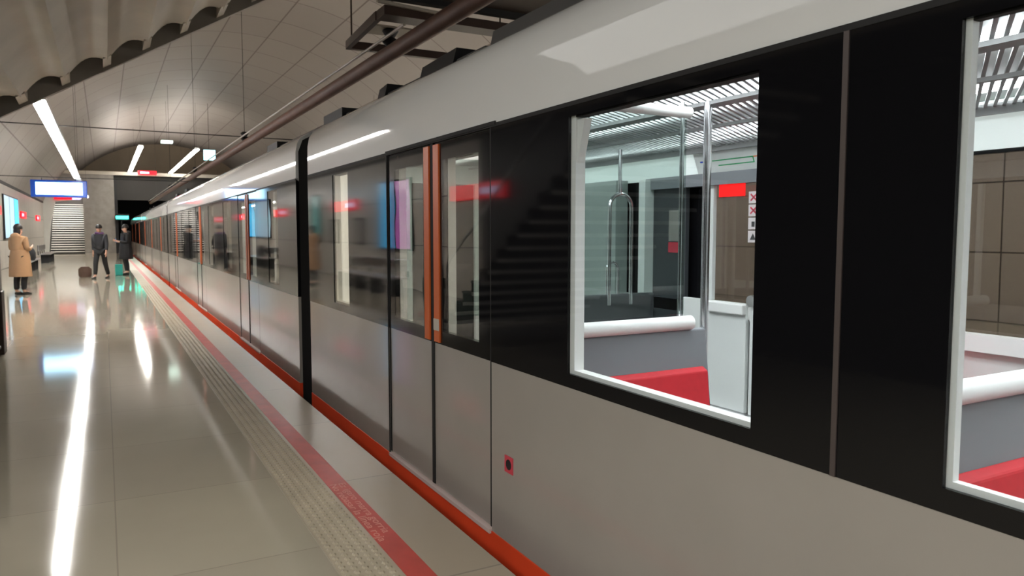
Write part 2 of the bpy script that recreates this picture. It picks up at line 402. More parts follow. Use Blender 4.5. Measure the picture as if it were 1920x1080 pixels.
# signal and small signs at the far end
sg = thing('tunnel_signal', 'green glowing signal light at the dark tunnel mouth', 'signal', (1.0, 61.8, 0))
obj('signal_post', MB().box(1.12, 1.2, 61.9, 61.98, 0, 2.4), M['black'], sg)
obj('signal_head', MB().box(.76, 1.66, 61.85, 62.0, 2.4, 2.85), M['black'], sg)
obj('signal_lens', MB().box(.8, 1.62, 61.8, 61.85, 2.5, 2.72), M['signal'], sg, bevel=.02)
s = thing('exit_sign', 'small red and white lit sign above the far staircase opening', 'sign', (-2.2, 61.8, 3.95))
obj('sign_face', MB().box(-3.0, -1.9, 61.75, 61.88, 3.85, 4.15), M['redsign'], s)
obj('sign_face', MB().box(-1.9, -1.4, 61.75, 61.88, 3.85, 4.15), M['whitesign'], s)
s = thing('station_sign', 'red lit sign at the top edge of the dark far mezzanine front', 'sign', (3.0, 62.1, 5.9))
obj('sign_face', MB().box(2.35, 3.6, 62.0, 62.14, 5.78, 6.08), M['redsign'], s)
obj('sign_mark', MB().box(2.5, 3.1, 61.97, 62.0, 5.86, 6.0), M['whitesign'], s)
s = thing('hanging_sign', 'small cyan lit sign hanging high right of the far ceiling lights', 'sign', (5.7, 48.4, 6.1))
obj('sign_face', MB().box(5.4, 6.05, 48.4, 48.5, 5.85, 6.45), emis('cyan_sign_face', (.35, .85, 1), 2.2), s)
obj('hanger', MB().tube([(5.7, 48.45, 6.45), (5.7, 48.45, 9.2)], .01), M['cable'], s)
s = thing('ceiling_lamp', 'small pale green lamp high in the middle between the two far ceiling strips', 'lamp', (3.2, 48, 8.6))
obj('lamp_lens', MB().box(3.1, 3.7, 48, 48.5, 6.72, 6.85), emis('greenish_lamp', (.75, 1, .85), 4), s)
obj('hanger', MB().tube([(3.4, 48.2, 6.85), (3.4, 48.2, 9.1)], .005), M['cable'], s)

# ------------------------------------------------------------------ linear luminaires
def luminaire(x, y0, y1, z, w, label, m, zc, group=None):
    o = thing('linear_luminaire', label, 'ceiling light', (x, (y0 + y1) / 2, z), group)
    obj('housing', MB().box(x - w / 2 - .02, x + w / 2 + .02, y0, y1, z, z + .07), M['steel'], o)
    obj('diffuser', MB().box(x - w / 2, x + w / 2, y0 + .05, y1 - .05, z - .03, z), m, o)
    obj('uplight', MB().box(x - w / 2, x + w / 2, y0 + .05, y1 - .05, z + .07, z + .08), M['uplamp'], o)
    k = max(1, int((y1 - y0) / 9))
    for i in range(k + 1):
        yy = y0 + .3 + (y1 - y0 - .6) * i / k
        obj('hanger', MB().tube([(x, yy, z + .07), (x, yy, zc(x))], .004, 6), M['cable'], o)
    return o
vz = lambda x: CZ + math.sqrt(RV ** 2 - (x - CX) ** 2) + .02
LUM = 1
luminaire(-.74, 12.35, 29.4, 3.38, .15, 'long white linear light hanging over the platform, nearest strip on the left', M['lamp'], vz)
luminaire(-.74, 31.2, 45.5, 3.38, .15, 'white linear light hanging over the platform just beyond the blue framed display', M['lamp'], vz)
luminaire(2.05, 48.8, 69.6, 6.5, .26, 'left one of the two high white light strips at the far end', M['lamp_far'], vz)
luminaire(5.08, 48.8, 69.6, 6.5, .26, 'right one of the two high white light strips at the far end', M['lamp_far'], vz)
luminaire(10.4, -4, 10, 3.38, .15, 'linear light hanging over the opposite platform behind the near carriage', M['lamp'], vz)
luminaire(10.4, 12.35, 29.4, 3.38, .15, 'linear light hanging over the opposite platform behind the second carriage', M['lamp'], vz)
luminaire(10.4, 31.2, 45.5, 3.38, .15, 'linear light hanging over the opposite platform further down the station', M['lamp'], vz)
for y in (-6.2, -4.2, -2.2, -.2, 1.8):  # unseen fill lights, added to brighten the near platform and train
    o = thing('fill_panel', 'added square fill light beside the near staircase, unseen behind and left of the view', 'ceiling light', (-2.5, y, 3.2), 'added fill lights by the staircase')
    obj('panel_frame', MB().box(-3.42, -1.58, y - .92, y + .92, 3.17, 3.215), M['steel'], o)
    obj('diffuser', MB().box(-3.36, -1.64, y - .86, y + .86, 3.155, 3.17), M['fill_flat'], o)
for y in (-4.0, -1.7, .6, 2.9, 5.2):  # more unseen fill added, broad and dim so its reflection stays soft
    o = thing('fill_panel', 'added sloping fill light under the ribbed soffit, unseen above and behind the view', 'ceiling light', (-.45, y, soff(-.45) - .1), 'added fill lights under the ribbed soffit')
    c = Vector((-.45, y, soff(-.45) - .03)); ax = Vector((1, 0, .585)).normalized(); az = Vector((-.585, 0, 1)).normalized()
    obj('panel_frame', MB().obox(c, ax * .48, (0, 1.145, 0), az * .02), M['steel'], o)
    obj('diffuser', MB().obox(c - az * .028, ax * .44, (0, 1.145, 0), az * .007), M['fill_slope'], o)
# ------------------------------------------------------------------ overhead contact rail and its support
cr = thing('overhead_contact_rail', 'brown overhead contact rail pipe running above the train roof', 'contact rail', (3.14, 30, 3.72))
obj('rail_pipe', MB().tube([(3.14, -8, 3.72), (3.14, 62.3, 3.72)], .095, 16), M['pipe'], cr, smooth=True)
obj('rail_cable', MB().tube([(3.0, 8, 3.84), (3.0, 62.3, 3.84)], .018, 8), M['ribtab'], cr, smooth=True)
for y in (8.85, 19.6, 31, 43, 55):
    obj('insulator', MB().tube([(3.14, y, 3.80), (3.14, y, 3.86), (3.14, y, 3.9), (3.14, y, 3.98), (3.14, y, 4.02)], [.05, .11, .05, .10, .05], 12), M['black'], cr, smooth=True)
    if y > 9: obj('drop_rod', MB().tube([(3.14, y, 4.0), (3.14, y, vz(3.14))], .006, 6), M['cable'], cr)
sf = thing('support_frame', 'open rectangular dark steel frame hung above the contact rail', 'support frame', (3.1, 9, 3.9))
f = [(2.68, 8.0), (2.12, 9.75), (2.75, 10.0), (4.4, 9.4), (4.6, 8.0)]
for (a, b2, w) in (((2.78, 8.16), (5.2, 8.16), .14), ((2.80, 8.3), (2.88, 9.75), .03), ((2.86, 9.75), (5.2, 9.75), .045), ((5.2, 8.05), (5.2, 9.75), .05)):
    d = Vector((b2[0] - a[0], b2[1] - a[1], 0)); L = d.length; d.normalize(); nrm = Vector((-d.y, d.x, 0))
    obj('frame_bar', MB().obox(((a[0] + b2[0]) / 2, (a[1] + b2[1]) / 2, 3.98), d * (L / 2), nrm * w, (0, 0, .05)), M['brownsteel'], sf)
obj('cross_bar', MB().box(2.85, 3.5, 8.75, 9.15, 4.0, 4.02), M['ribtab'], sf)
for p in ((2.9, 8.1), (5.1, 8.1), (2.92, 9.72), (5.1, 9.72)): obj('hanger_rod', MB().tube([(p[0], p[1], 4.0), (p[0], p[1], vz(p[0]))], .012, 8), M['brownsteel'], sf)
obj('pale_strut', MB().obox((3.1, 7.96, 4.02), (.42, .0, -.02), (0, .02, 0), (0, 0, .015)), M['ribtab'], sf)
# tie cables across the vault
for y, z, lb in ((20, 3.97, 'thin black tie cable spanning the vault, nearer one crossing the long light'), (30, 3.42, 'thin black tie cable spanning the vault just above the blue framed display')):
    dx = math.sqrt(RV ** 2 - (z - CZ) ** 2) - .02 if z > 3.62 else 8.54
    tag(obj('tie_cable', MB().tube([(CX - dx, y, z), (CX, y, z - .03), (CX + dx, y, z)], .012, 6), M['cable']), lb, 'cable')

# display sign hanging under the tie cable
ds = thing('display_sign', 'blue framed hanging display with a glowing white screen over the platform', 'display sign', (-1.3, 30, 3.0))
obj('frame', MB().box(-2.13, -.46, 30.06, 30.3, 2.74, 3.32), M['bluef'], ds, bevel=.02)
for yy in (30.045, 30.30): obj('screen', MB().box(-1.98, -.60, yy, yy + .02, 2.82, 3.24), M['screen'], ds)
for x in (-1.8, -.8): obj('hanger', MB().tube([(x, 30.1, 3.3), (x, 30.03, 3.38)], .012, 6), M['cable'], ds)

# ------------------------------------------------------------------ left wall: red name signs, posters, benches
def wx(z): return -3.70
def wallbox(y0, y1, z0, z1, d0, d1):      # leaning box proud of the curved wall
    xa, xb = wx(z0), wx(z1)
    mb = MB(); vs = []
    for d in (d0, d1):
        vs += [(xa + d, y0, z0), (xa + d, y1, z0), (xb + d, y1, z1), (xb + d, y0, z1)]
    return mb.add(vs, [(0, 1, 2, 3), (4, 5, 6, 7), (0, 1, 5, 4), (3, 2, 6, 7), (0, 3, 7, 4), (1, 2, 6, 5)])
sl = ['red lit name sign on the left wall, first after the near staircase', 'red lit name sign on the left wall beyond the cyan and purple posters',
      'red lit name sign on the left wall before the three pale posters', 'red lit name sign on the left wall after the three pale posters', 'red lit name sign on the left wall nearest the far staircase']
for y, lb in zip((14.7, 24.8, 35.4, 46.6, 56.5), sl):
    o = thing('name_sign', lb, 'sign', (wx(2.4), y, 2.4), 'red name signs on the left wall')
    obj('sign_panel', wallbox(y - 1.35, y + 1.35, 2.26, 2.60, .0, .07), M['redsign'], o)
    obj('sign_lettering', wallbox(y - 1.1, y - .15, 2.36, 2.50, .07, .075), M['whitesign'], o)
def poster(y0, y1, z0, z1, m, lb, gr=None):
    o = thing('poster_case', lb, 'poster', (wx(z0), (y0 + y1) / 2, z0), gr)
    obj('case_frame', wallbox(y0 - .05, y1 + .05, z0 - .05, z1 + .05, .0, .07), M['black'], o)
    obj('poster', wallbox(y0, y1, z0, z1, .07, .08), m, o)
poster(19.95, 21.1, 1.1, 2.95, M['adblue'], 'backlit cyan poster case on the left wall beside the purple one')
poster(18.7, 19.85, 1.1, 2.95, M['adpurple'], 'backlit purple poster case on the left wall above the bench')
poster(28.2, 29.2, 1.2, 2.9, M['adteal'], 'dark teal poster case on the left wall')
poster(37.8, 39.6, 1.3, 3.1, M['adgrey'], 'nearest of the three pale blue poster cases on the left wall')
poster(39.8, 41.6, 1.3, 3.1, M['adgrey'], 'middle of the three pale blue poster cases on the left wall')
poster(41.8, 43.6, 1.3, 3.1, M['adblue'], 'farthest of the three pale blue poster cases, brighter cyan')
for y, lb in ((23.3, 'dark framed notice board on the left wall above the near bench end'), (26.2, 'dark framed notice board on the left wall past the second red sign')):
    o = thing('notice_board', lb, 'notice board', (wx(1.2), y, 1.2))
    obj('board_frame', wallbox(y - .5, y + .5, 1.15, 2.0, .0, .05), M['black'], o)
    obj('notice', wallbox(y - .42, y + .42, 1.22, 1.93, .05, .055), M['concrete'], o)
def bench(y0, y1, lb):
    o = thing('bench', lb, 'bench', (-2.6, (y0 + y1) / 2, 0), 'steel benches along the left wall')
    obj('seat', MB().box(-2.85, -2.38, y0, y1, .42, .46), M['steel'], o, bevel=.01)
    obj('backrest', MB().box(-2.90, -2.86, y0, y1, .60, .88), M['steel'], o, bevel=.01)
    k = 4
    for i in range(k):
        y = y0 + .3 + (y1 - y0 - .6) * i / (k - 1)
        obj('leg', MB().box(-2.80, -2.45, y - .03, y + .03, 0, .42), M['black'], o)
        obj('back_bracket', MB().box(-2.93, -2.89, y - .025, y + .025, .40, .88), M['black'], o)
bench(16.8, 21.6, 'steel bench by the left wall below the cyan and purple posters')
bench(32.2, 37.0, 'steel bench by the left wall beyond the person in the camel coat')
bench(43.5, 48.3, 'farthest steel bench by the left wall near the platform end')
bk = thing('backpack', 'black bag resting on the far bench by the left wall', 'bag', (-2.55, 34.4, .46))
bb = MB()
rings = []
for z, w, d in ((0, .30, .20), (.08, .36, .24), (.3, .36, .24), (.45, .28, .18), (.52, .12, .08)):
    rings.append([(-2.6 + d * math.cos(a * math.pi / 6), 34.4 + w * math.sin(a * math.pi / 6), .46 + z) for a in range(12)])
obj('bag_body', bb.loft(rings), M['blackcloth'], bk, smooth=True)
obj('bag_handle', MB().tube([(-2.6, 34.3, .96), (-2.6, 34.33, 1.03), (-2.6, 34.47, 1.03), (-2.6, 34.5, .96)], .012, 6), M['blackcloth'], bk, smooth=True)

# ------------------------------------------------------------------ train
XT = 1.74            # outer skin, platform side
XF = 4.54            # outer skin, far side
ZB, ZT = .88, 2.09   # black band
roofprof = [(1.74, 2.09), (1.741, 2.25), (1.744, 2.37), (1.76, 2.45), (1.80, 2.515), (1.88, 2.565), (1.98, 2.605), (2.1, 2.65), (2.25, 2.695), (2.5, 2.745), (2.8, 2.775), (3.14, 2.785)]
roofprof = roofprof + [(2 * 3.14 - x, z) for x, z in roofprof[-2::-1]]
rin = [(x + (.05 if x < 3.14 else -.05 if x > 3.14 else 0), z - .04) for x, z in roofprof[::-1]]
def spans(y0, y1, cuts):
    out = []; a = y0
    for c0, c1 in sorted(cuts):
        if c0 > a: out.append((a, c0))
        a = c1
    if a < y1: out.append((a, y1))
    return out
def carriage(label, y0, y1, doors, wins, near=False, detail=True):
    ym = (y0 + y1) / 2
    car = thing('train_carriage', label, 'train carriage', (3.14, ym, -1.0), 'carriages of the standing train')
    dcut = [(c - .79, c + .79) for c in doors]
    # lower body, skirt
    g = MB()
    for a, b2 in spans(y0, y1, dcut): g.box(XT, XT + .05, a, b2, -.02, ZB)
    obj('lower_body_panel', g, M['tgrey'], car)
    obj('red_skirt', MB().box(XT - .004, XT + .06, y0, y1, -.55, -.022), M['skirt'], car)
    obj('underframe', MB().box(XT + .1, XF - .1, y0 + .3, y1 - .3, -1.0, -.2), M['black'], car)
    obj('far_lower_body', MB().box(XF - .05, XF, y0, y1, -.55, ZB), M['tgrey'], car)
    # roof
    obj('roof', MB().extrude_y(roofprof + rin, y0, y1), M['twhite'], car, smooth=True)
    obj('cantrail_seal', MB().box(XT - .004, XT + .02, y0, y1, ZT - .012, ZT + .006), M['gap'], car)
    # black band with openings
    for a, b2 in spans(y0, y1, dcut):
        g = MB(); ws = [(w0, w1) for w0, w1 in wins if w0 >= a and w1 <= b2]
        for c, d in spans(a, b2, ws): g.box(XT - .002, XT + .04, c, d, ZB, ZT - .012)
        for w0, w1 in ws:
            g.box(XT - .002, XT + .04, w0, w1, ZB, .94); g.box(XT - .002, XT + .04, w0, w1, 2.035, ZT - .012)
        obj('black_window_band', g, M['tblack'], car)
    # openings on the far side
    g = MB(); fcut = [(c - .6, c + .6) for c in doors] + wins
    for c, d in spans(y0, y1, fcut): g.box(XF - .05, XF, c, d, ZB, ZT)
    for c, d in fcut: g.box(XF - .05, XF, c, d, 2.0, ZT)
    obj('far_window_band', g, M['tblack'], car)
    g = MB()
    for c, d in fcut: g.box(XF - .03, XF - .02, c, d, ZB, 2.0)
    obj('far_window_glass', g, M['fglass'], car)
    for w0, w1 in wins:
        fw, fd = (.016, .036) if w1 < 2 else (.035, .06)
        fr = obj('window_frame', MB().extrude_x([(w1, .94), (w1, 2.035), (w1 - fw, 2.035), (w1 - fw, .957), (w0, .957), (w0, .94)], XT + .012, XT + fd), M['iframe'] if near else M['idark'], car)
        obj('dark_window_edge', MB().extrude_x([(w0, .957), (w0 + .006, .957), (w0 + .006, 2.029), (w1 - fw, 2.029), (w1 - fw, 2.035), (w0, 2.035)], XT + .012, XT + fd), M['gap'], fr)
        if near and 2 < w1 < 3:
            c = MB().add([(XT + .02, w1 - .035, 2.02), (XT + .02, w1 - .09, 2.02), (XT + .02, w1 - .035, 1.84), (XT + .055, w1 - .035, 2.02), (XT + .055, w1 - .09, 2.02), (XT + .055, w1 - .035, 1.84)],
                         [(0, 1, 2), (3, 4, 5), (0, 1, 4, 3), (1, 2, 5, 4), (2, 0, 3, 5)])
            obj('corner_gusset', c, M['iframe'], fr)
        obj('window_pane', MB().box(XT + .002, XT + .008, w0, w1, .94, 2.035), M['cglass'] if (near and w1 < 4) else M['tglass'], fr)
    # doors: two leaves each
    for c in doors:
        for sgn in (-1, 1):
            a, b2 = (c + .02, c + .775) if sgn > 0 else (c - .775, c - .02)
            lf = obj('door_leaf', MB().box(XT + .006, XT + .04, a, b2, .0, ZB), M['tgrey'], car)
            p0, p1 = (a + .13, b2 - .10) if sgn > 0 else (a + .14, b2 - .13)
            g = MB()
            for q0, q1 in ((a, p0), (p1, b2)): g.box(XT + .004, XT + .04, q0, q1, ZB, 2.07)
            g.box(XT + .004, XT + .04, p0, p1, ZB, .96); g.box(XT + .004, XT + .04, p0, p1, 1.97, 2.07)
            obj('door_glass_border', g, M['tblack'], lf)
            obj('door_pane', MB().box(XT + .004, XT + .01, p0, p1, .96, 1.97), M['tglass'], lf)
            if near: obj('pane_trim', MB().box(XT + .04, XT + .09, p1 - .005, p1 + .035, .93, 2.0), M['iwhite'], lf)
            s0 = c + .035 if sgn > 0 else c - .115
            obj('orange_strip', MB().box(XT - .006, XT + .006, s0, s0 + .08, ZB + .01, 2.065), M['orange'], lf)
            obj('leaf_seal', MB().box(XT + .0, XT + .035, b2 if sgn > 0 else a - .015, b2 + .015 if sgn > 0 else a, .0, 2.08), M['gap'], lf)
        obj('centre_seal', MB().box(XT + .0, XT + .035, c - .02, c + .02, .0, 2.08), M['gap'], car)
        obj('door_step', MB().box(XT - .016, XT + .1, c - .79, c + .79, -.034, -.012), M['steplip'], car)
    # interior shell
    obj('interior_floor', MB().box(XT + .06, XF - .06, y0 + .05, y1 - .05, -.06, .0), M['ifloor'], car)
    g = MB()
    for a, b2 in spans(y0 + .05, y1 - .05, dcut): g.box(XT + .055, XT + .075, a, b2, 0, .93)
    g.box(XF - .08, XF - .06, y0 + .05, y1 - .05, 0, .86)
    obj('far_sill', MB().box(XF - .14, XF - .06, y0 + .05, y1 - .05, .86, .96), M['iframe'], car)
    obj('inner_wall', g, M['iwhite'], car)
    obj('ceiling_panel', MB().box(XT + .1, XF - .1, y0 + .05, y1 - .05, 2.30, 2.33), M['iwhite'], car)
    xs_ = ((2.33, 2.66), (2.97, 3.17), (4.02, 4.12)) if near else ((2.40, 2.52), (3.7, 3.82))
    for q0, q1 in xs_:
        obj('light_strip', MB().box(q0, q1, y0 + .3, y1 - .3, 2.285, 2.297), M['ilamp'], car)
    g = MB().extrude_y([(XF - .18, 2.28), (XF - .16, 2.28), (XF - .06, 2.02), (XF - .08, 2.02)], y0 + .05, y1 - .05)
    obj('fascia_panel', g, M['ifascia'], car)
    for q0, q1 in ((y1 - .05, y1 - .01), (y0 + .01, y0 + .05)):
        obj('end_wall', MB().extrude_y([(1.80, 0), (1.80, 2.3), (1.95, 2.46), (2.2, 2.56), (3.14, 2.68), (4.08, 2.56), (4.33, 2.46), (4.48, 2.3), (4.48, 0), (3.5, 0), (3.5, 2.05), (2.78, 2.05), (2.78, 0)], q0, q1), M['iwhite'], car)
    return car

# --- near carriage (the one filling the right of the frame)
car = carriage('nearest train carriage, close enough to see red seats through its windows', -2.4, 7.30, [4.205], [(-.35, 1.04), (1.645, 2.69), (5.96, 6.42)], near=True)
obj('panel_seam', MB().box(XT - .006, XT + .0, 1.335, 1.352, ZB, ZT - .012), M['seamgrey'], car)
obj('panel_seam', MB().box(XT - .006, XT + .0, 5.0, 5.012, -.02, ZT - .012), M['gap'], car)
# door recess lintel and the emblem-like red socket on the grey panel
obj('door_lintel_seal', MB().box(XT - .008, XT + .0, 3.36, 5.02, 2.085, 2.105), M['gap'], car)
sk = obj('red_socket_plate', MB().box(XT - .004, XT + .002, 3.18, 3.265, .345, .43), M['stickred'], car)
obj('socket_hole', MB().tube([(XT - .005, 3.222, .388), (XT - .003, 3.222, .388)], .027, 16), M['black'], sk)
obj('beige_sticker', MB().box(XT - .009, XT - .006, 4.09, 4.17, .96, 1.03), M['ribtab'], car)
# roof gear
for a, b2, x, z0, z1 in ((5.35, 6.15, 2.40, 2.70, 2.965), (6.95, 7.28, 2.40, 2.70, 2.965)):
    obj('roof_gear', MB().add([(x, a + .1, z0), (x + .5, a + .1, z0), (x + .5, b2, z0), (x, b2, z0), (x + .03, a, z1), (x + .5, a, z1), (x + .5, b2 - .1, z1 - .02), (x + .03, b2 - .1, z1 - .02)],
        [(0, 1, 2, 3), (4, 5, 6, 7), (0, 1, 5, 4), (1, 2, 6, 5), (2, 3, 7, 6), (3, 0, 4, 7)]), M['black'], car)
obj('roof_fairing', MB().extrude_y([(2.38, 2.70), (2.45, 2.885), (2.9, 2.92), (3.4, 2.92), (3.83, 2.885), (3.9, 2.70)], 4.9, 7.2), M['roofgrey'], car)
obj('front_roof_gear', MB().extrude_y([(2.38, 2.70), (2.44, 2.95), (3.84, 2.95), (3.9, 2.70)], -2.2, 4.75), M['roofgrey'], car)
# louvred ceiling
g = MB(); x0, x1 = XT + .12, XF - .2
k, dy = -3.8, 1.5
while k < 7.2:
    t0 = max(0, (-2.25 - k) / dy); t1 = min(1, (7.2 - k) / dy)
    if t1 > t0 + .02:
        a = Vector((x0 + (x1 - x0) * t0, k + dy * t0, 0)); b2 = Vector((x0 + (x1 - x0) * t1, k + dy * t1, 0))
        d = (b2 - a); L = d.length; d.normalize(); nn = Vector((-d.y, d.x, 0)); c = (a + b2) / 2
        g.obox((c.x, c.y, 2.245), d * L / 2, nn * .008, (0, 0, .006))
    k += .05
obj('louvre_grille', g, M['igrille'], car)
obj('grille_edge', MB().box(x0 - .05, x0, -2.3, 7.2, 2.20, 2.26).box(x1, x1 + .03, -2.3, 7.2, 2.20, 2.26).box(2.76, 2.86, -2.3, 7.2, 2.205, 2.225).box(3.4, 3.43, -2.3, 7.2, 2.205, 2.225), M['igrille'], car)
# seats with backs across the carriage
def seat(yb, x0, x1, flip=1):
    s_ = obj('seat_back', MB().extrude_x([(yb, .0), (yb + .03 * flip, .0), (yb + .10 * flip, 1.05), (yb + .055 * flip, 1.05), (yb, .60)], x0, x1), M['igrey'], car, bevel=.008)
    obj('seat_rail', MB().tube([(x0, yb + .06 * flip, 1.085), (x1 - .10, yb + .06 * flip, 1.085)], .037, 14), M['iframe'], s_, smooth=True)
    def yy(z): return yb + (z - .6) / .46 * .055 * flip
    obj('back_cushion', MB().extrude_x([(yy(.46) - .035 * flip, .46), (yy(.84) - .035 * flip, .84), (yy(.86) - .0 * flip, .86), (yy(.6), .44)], x0 + .02, x1 - .035), M['iredd'], s_, bevel=.008)
    obj('seat_cushion', MB().box(x0 + .02, x1 - .035, min(yb - .45 * flip, yb), max(yb - .45 * flip, yb), .38, .46), M['iredd'], s_, bevel=.02)
    obj('seat_base', MB().box(x0 + .05, x1 - .08, min(yb - .35 * flip, yb), max(yb - .35 * flip, yb), 0, .38), M['igrey'], s_)
    return s_
seat(2.86, 1.84, 2.74)
seat(1.20, 1.84, 2.74)
seat(2.86, 3.75, 4.44)
seat(1.20, 3.75, 4.44)
obj('seat_back', MB().box(3.0, 4.40, 5.35, 5.42, .35, 1.0), M['idark'], car, bevel=.02)
# glass screen over the near seat back, its rails and pole
sc = obj('glass_screen', MB().box(1.86, 2.60, 2.93, 2.938, 1.13, 2.13), M['pglass'], car)
obj('screen_top_rail', MB().tube([(1.84, 2.93, 2.15), (2.62, 2.93, 2.15)], .028, 12), M['iframe'], sc, smooth=True)
def pole(x, y, z0, z1, r=.019, m='polish'):
    return obj('grab_pole', MB().tube([(x, y, z0), (x, y, z1)], r, 14), M[m], car, smooth=True)
pole(2.76, 2.95, .80, 2.22, .021)
pole(2.66, 3.03, .02, 2.22, .012)
pole(2.76, 1.29, .80, 2.22, .021)
pole(3.72, 4.98, 1.85, 2.22, .016); pole(3.15, 6.0, .0, 2.22, .015)
# arched handrails near the far seats
def arch(x0, x1, y, z0, z1, r=.016):
    pts = [(x0, y, z0)]; rr = (x1 - x0) / 2; cx = (x0 + x1) / 2
    for i in range(13):
        a = math.pi * (1 - i / 12); pts.append((cx + rr * math.cos(a), y, z1 - rr + rr * math.sin(a)))
    pts.append((x1, y, z0)); obj('arched_handrail', MB().tube(pts, r, 10), M['polish'], car, smooth=True)
arch(3.62, 3.84, 4.98, .95, 1.86); arch(3.90, 4.02, 5.40, 1.0, 1.28, .012)
# second glass partition beyond the door
obj('glass_screen', MB().box(1.86, 2.6, 5.20, 5.208, .9, 2.1), M['pglass'], car)
pole(2.66, 5.2, 0, 2.22)
# far side furniture: door pillars, door leaf, map strip, stickers, poster
obj('far_door_leaf', MB().box(4.38, 4.42, 3.45, 4.18, .12, .99).box(4.38, 4.42, 4.22, 4.95, .12, .99).box(4.38, 4.42, 4.60, 4.66, .99, 1.98), M['iwhite'], car, bevel=.006)
obj('far_door_rail', MB().box(4.34, 4.385, 4.22, 4.62, .90, .985), M['iframe'], car, bevel=.01)
obj('far_door_orange_strip', MB().box(4.375, 4.42, 4.05, 4.08, .3, 1.95), M['orange'], car)
obj('far_door_threshold', MB().box(4.30, 4.44, 3.3, 5.0, .0, .12), M['steel'], car)
obj('door_head_panel', MB().box(4.36, 4.44, 3.3, 5.45, 1.93, 2.03), M['igrey'], car)
for yy in (5.38,): obj('door_pillar', MB().box(4.30, 4.42, yy, yy + .09, .9, 2.02), M['iwhite'], car)
obj('door_pillar', MB().box(4.30, 4.44, 5.82, 6.9, .86, 2.04), M['igreen'], car)
obj('grey_service_panel', MB().box(4.40, 4.44, 4.95, 5.38, .1, 1.98), M['idark'], car)
ps_ = obj('notice_sheet', MB().box(4.392, 4.40, 5.02, 5.16, 1.47, 1.74), M['concrete'], car)
obj('notice_red_footer', MB().box(4.390, 4.40, 5.02, 5.16, 1.37, 1.46), M['stickred'], ps_)
def fasc(y0, y1, z0, z1, m, d=.002):        # strips lying on the sloped fascia
    f_ = lambda z: XF - .18 + (2.28 - z) / .26 * .10 - d
    return MB().add([(f_(z0), y0, z0), (f_(z0), y1, z0), (f_(z1), y1, z1), (f_(z1), y0, z1), (f_(z0) + d, y0, z0), (f_(z0) + d, y1, z0), (f_(z1) + d, y1, z1), (f_(z1) + d, y0, z1)],
                    [(0, 1, 2, 3), (4, 5, 6, 7), (0, 1, 5, 4), (3, 2, 6, 7), (0, 3, 7, 4), (1, 2, 6, 5)])
mp = obj('line_map', fasc(3.4, 4.86, 2.03, 2.26, None), M['iwhite'], car)
for nm, m_, q in (('green_route', 'green', (4.22, 4.66, 2.128, 2.136)), ('green_route', 'green', (4.22, 4.60, 2.088, 2.096)), ('green_route', 'green', (4.215, 4.225, 2.088, 2.134)),
                  ('orange_route', 'orangel', (3.6, 4.215, 2.128, 2.136)), ('orange_route', 'orangel', (3.6, 4.07, 2.158, 2.166)), ('blue_route', 'bluel', (4.70, 4.80, 2.125, 2.137))):
    obj(nm, fasc(*q, None, .004), M[m_], mp)
for i, z in enumerate((1.86, 1.76, 1.66, 1.56)):
    s_ = obj('safety_sticker', MB().box(4.372, 4.376, 4.11, 4.21, z - .09, z), M['sticker'], car)
    if i < 2: obj('red_mark', MB().obox((4.371, 4.16, z - .045), (.001, 0, 0), (0, .03, .025), (0, -.004, .005)).obox((4.371, 4.16, z - .045), (.001, 0, 0), (0, .03, -.025), (0, .004, .005)), M['stickred'], s_)
    elif i == 2: obj('black_mark', MB().box(4.370, 4.372, 4.145, 4.175, z - .07, z - .03), M['inkdark'], s_)
    else: obj('black_mark', MB().add([(4.371, 4.13, z - .07), (4.371, 4.19, z - .07), (4.371, 4.16, z - .02), (4.3715, 4.13, z - .07), (4.3715, 4.19, z - .07), (4.3715, 4.16, z - .02)], [(0, 1, 2), (3, 4, 5), (0, 1, 4, 3), (1, 2, 5, 4), (2, 0, 3, 5)]), M['inkdark'], s_)
obj('red_sign_stand_in', MB().box(4.372, 4.376, 4.25, 4.53, 1.83, 1.93), mat('red_sign_glow', (.7, .0, .0), .4, emit=(1, 0, 0), es=.5), car)  # glowing patch added on the glass in place of the opposite platform's sign
obj('round_handle', MB().tube([(4.33, 4.13, 1.02), (4.37, 4.13, 1.02)], .045, 16), M['steel'], car, smooth=True)
# pale uprights seen through the dark end window and door panes
obj('pale_upright', MB().box(1.82, 1.84, 5.90, 6.60, .8, 2.1), M['iglow'], car)
obj('pale_upright', MB().box(1.82, 1.84, 5.03, 5.10, .9, 2.05), M['iwhite'], car)
obj('pale_upright', MB().box(1.86, 1.92, 3.28, 3.40, .0, 2.2), M['iwhite'], car)

# gangways
def gangway(y0, y1, lb):
    o = thing('gangway_bellows', lb, 'bellows', (3.14, (y0 + y1) / 2, -.6), 'black gangway bellows between carriages')
    pf = [(1.755, -.55), (1.755, 2.36), (1.80, 2.48), (1.95, 2.56), (2.2, 2.65), (2.6, 2.72), (3.14, 2.76), (3.68, 2.72), (4.08, 2.65), (4.33, 2.56), (4.48, 2.48), (4.525, 2.36), (4.525, -.55)]
    g = MB(); n = 9; rings = []
    for i in range(n + 1):
        k = 1 if i % 2 == 0 else .975
        rings.append([(3.14 + (x - 3.14) * k, y0 + (y1 - y0) * i / n, 1 + (z - 1) * k) for x, z in pf])
    g.loft(rings); obj('folds', g, M['bellows'], o)
gangway(7.31, 7.80, 'black bellows between the nearest and second carriage')

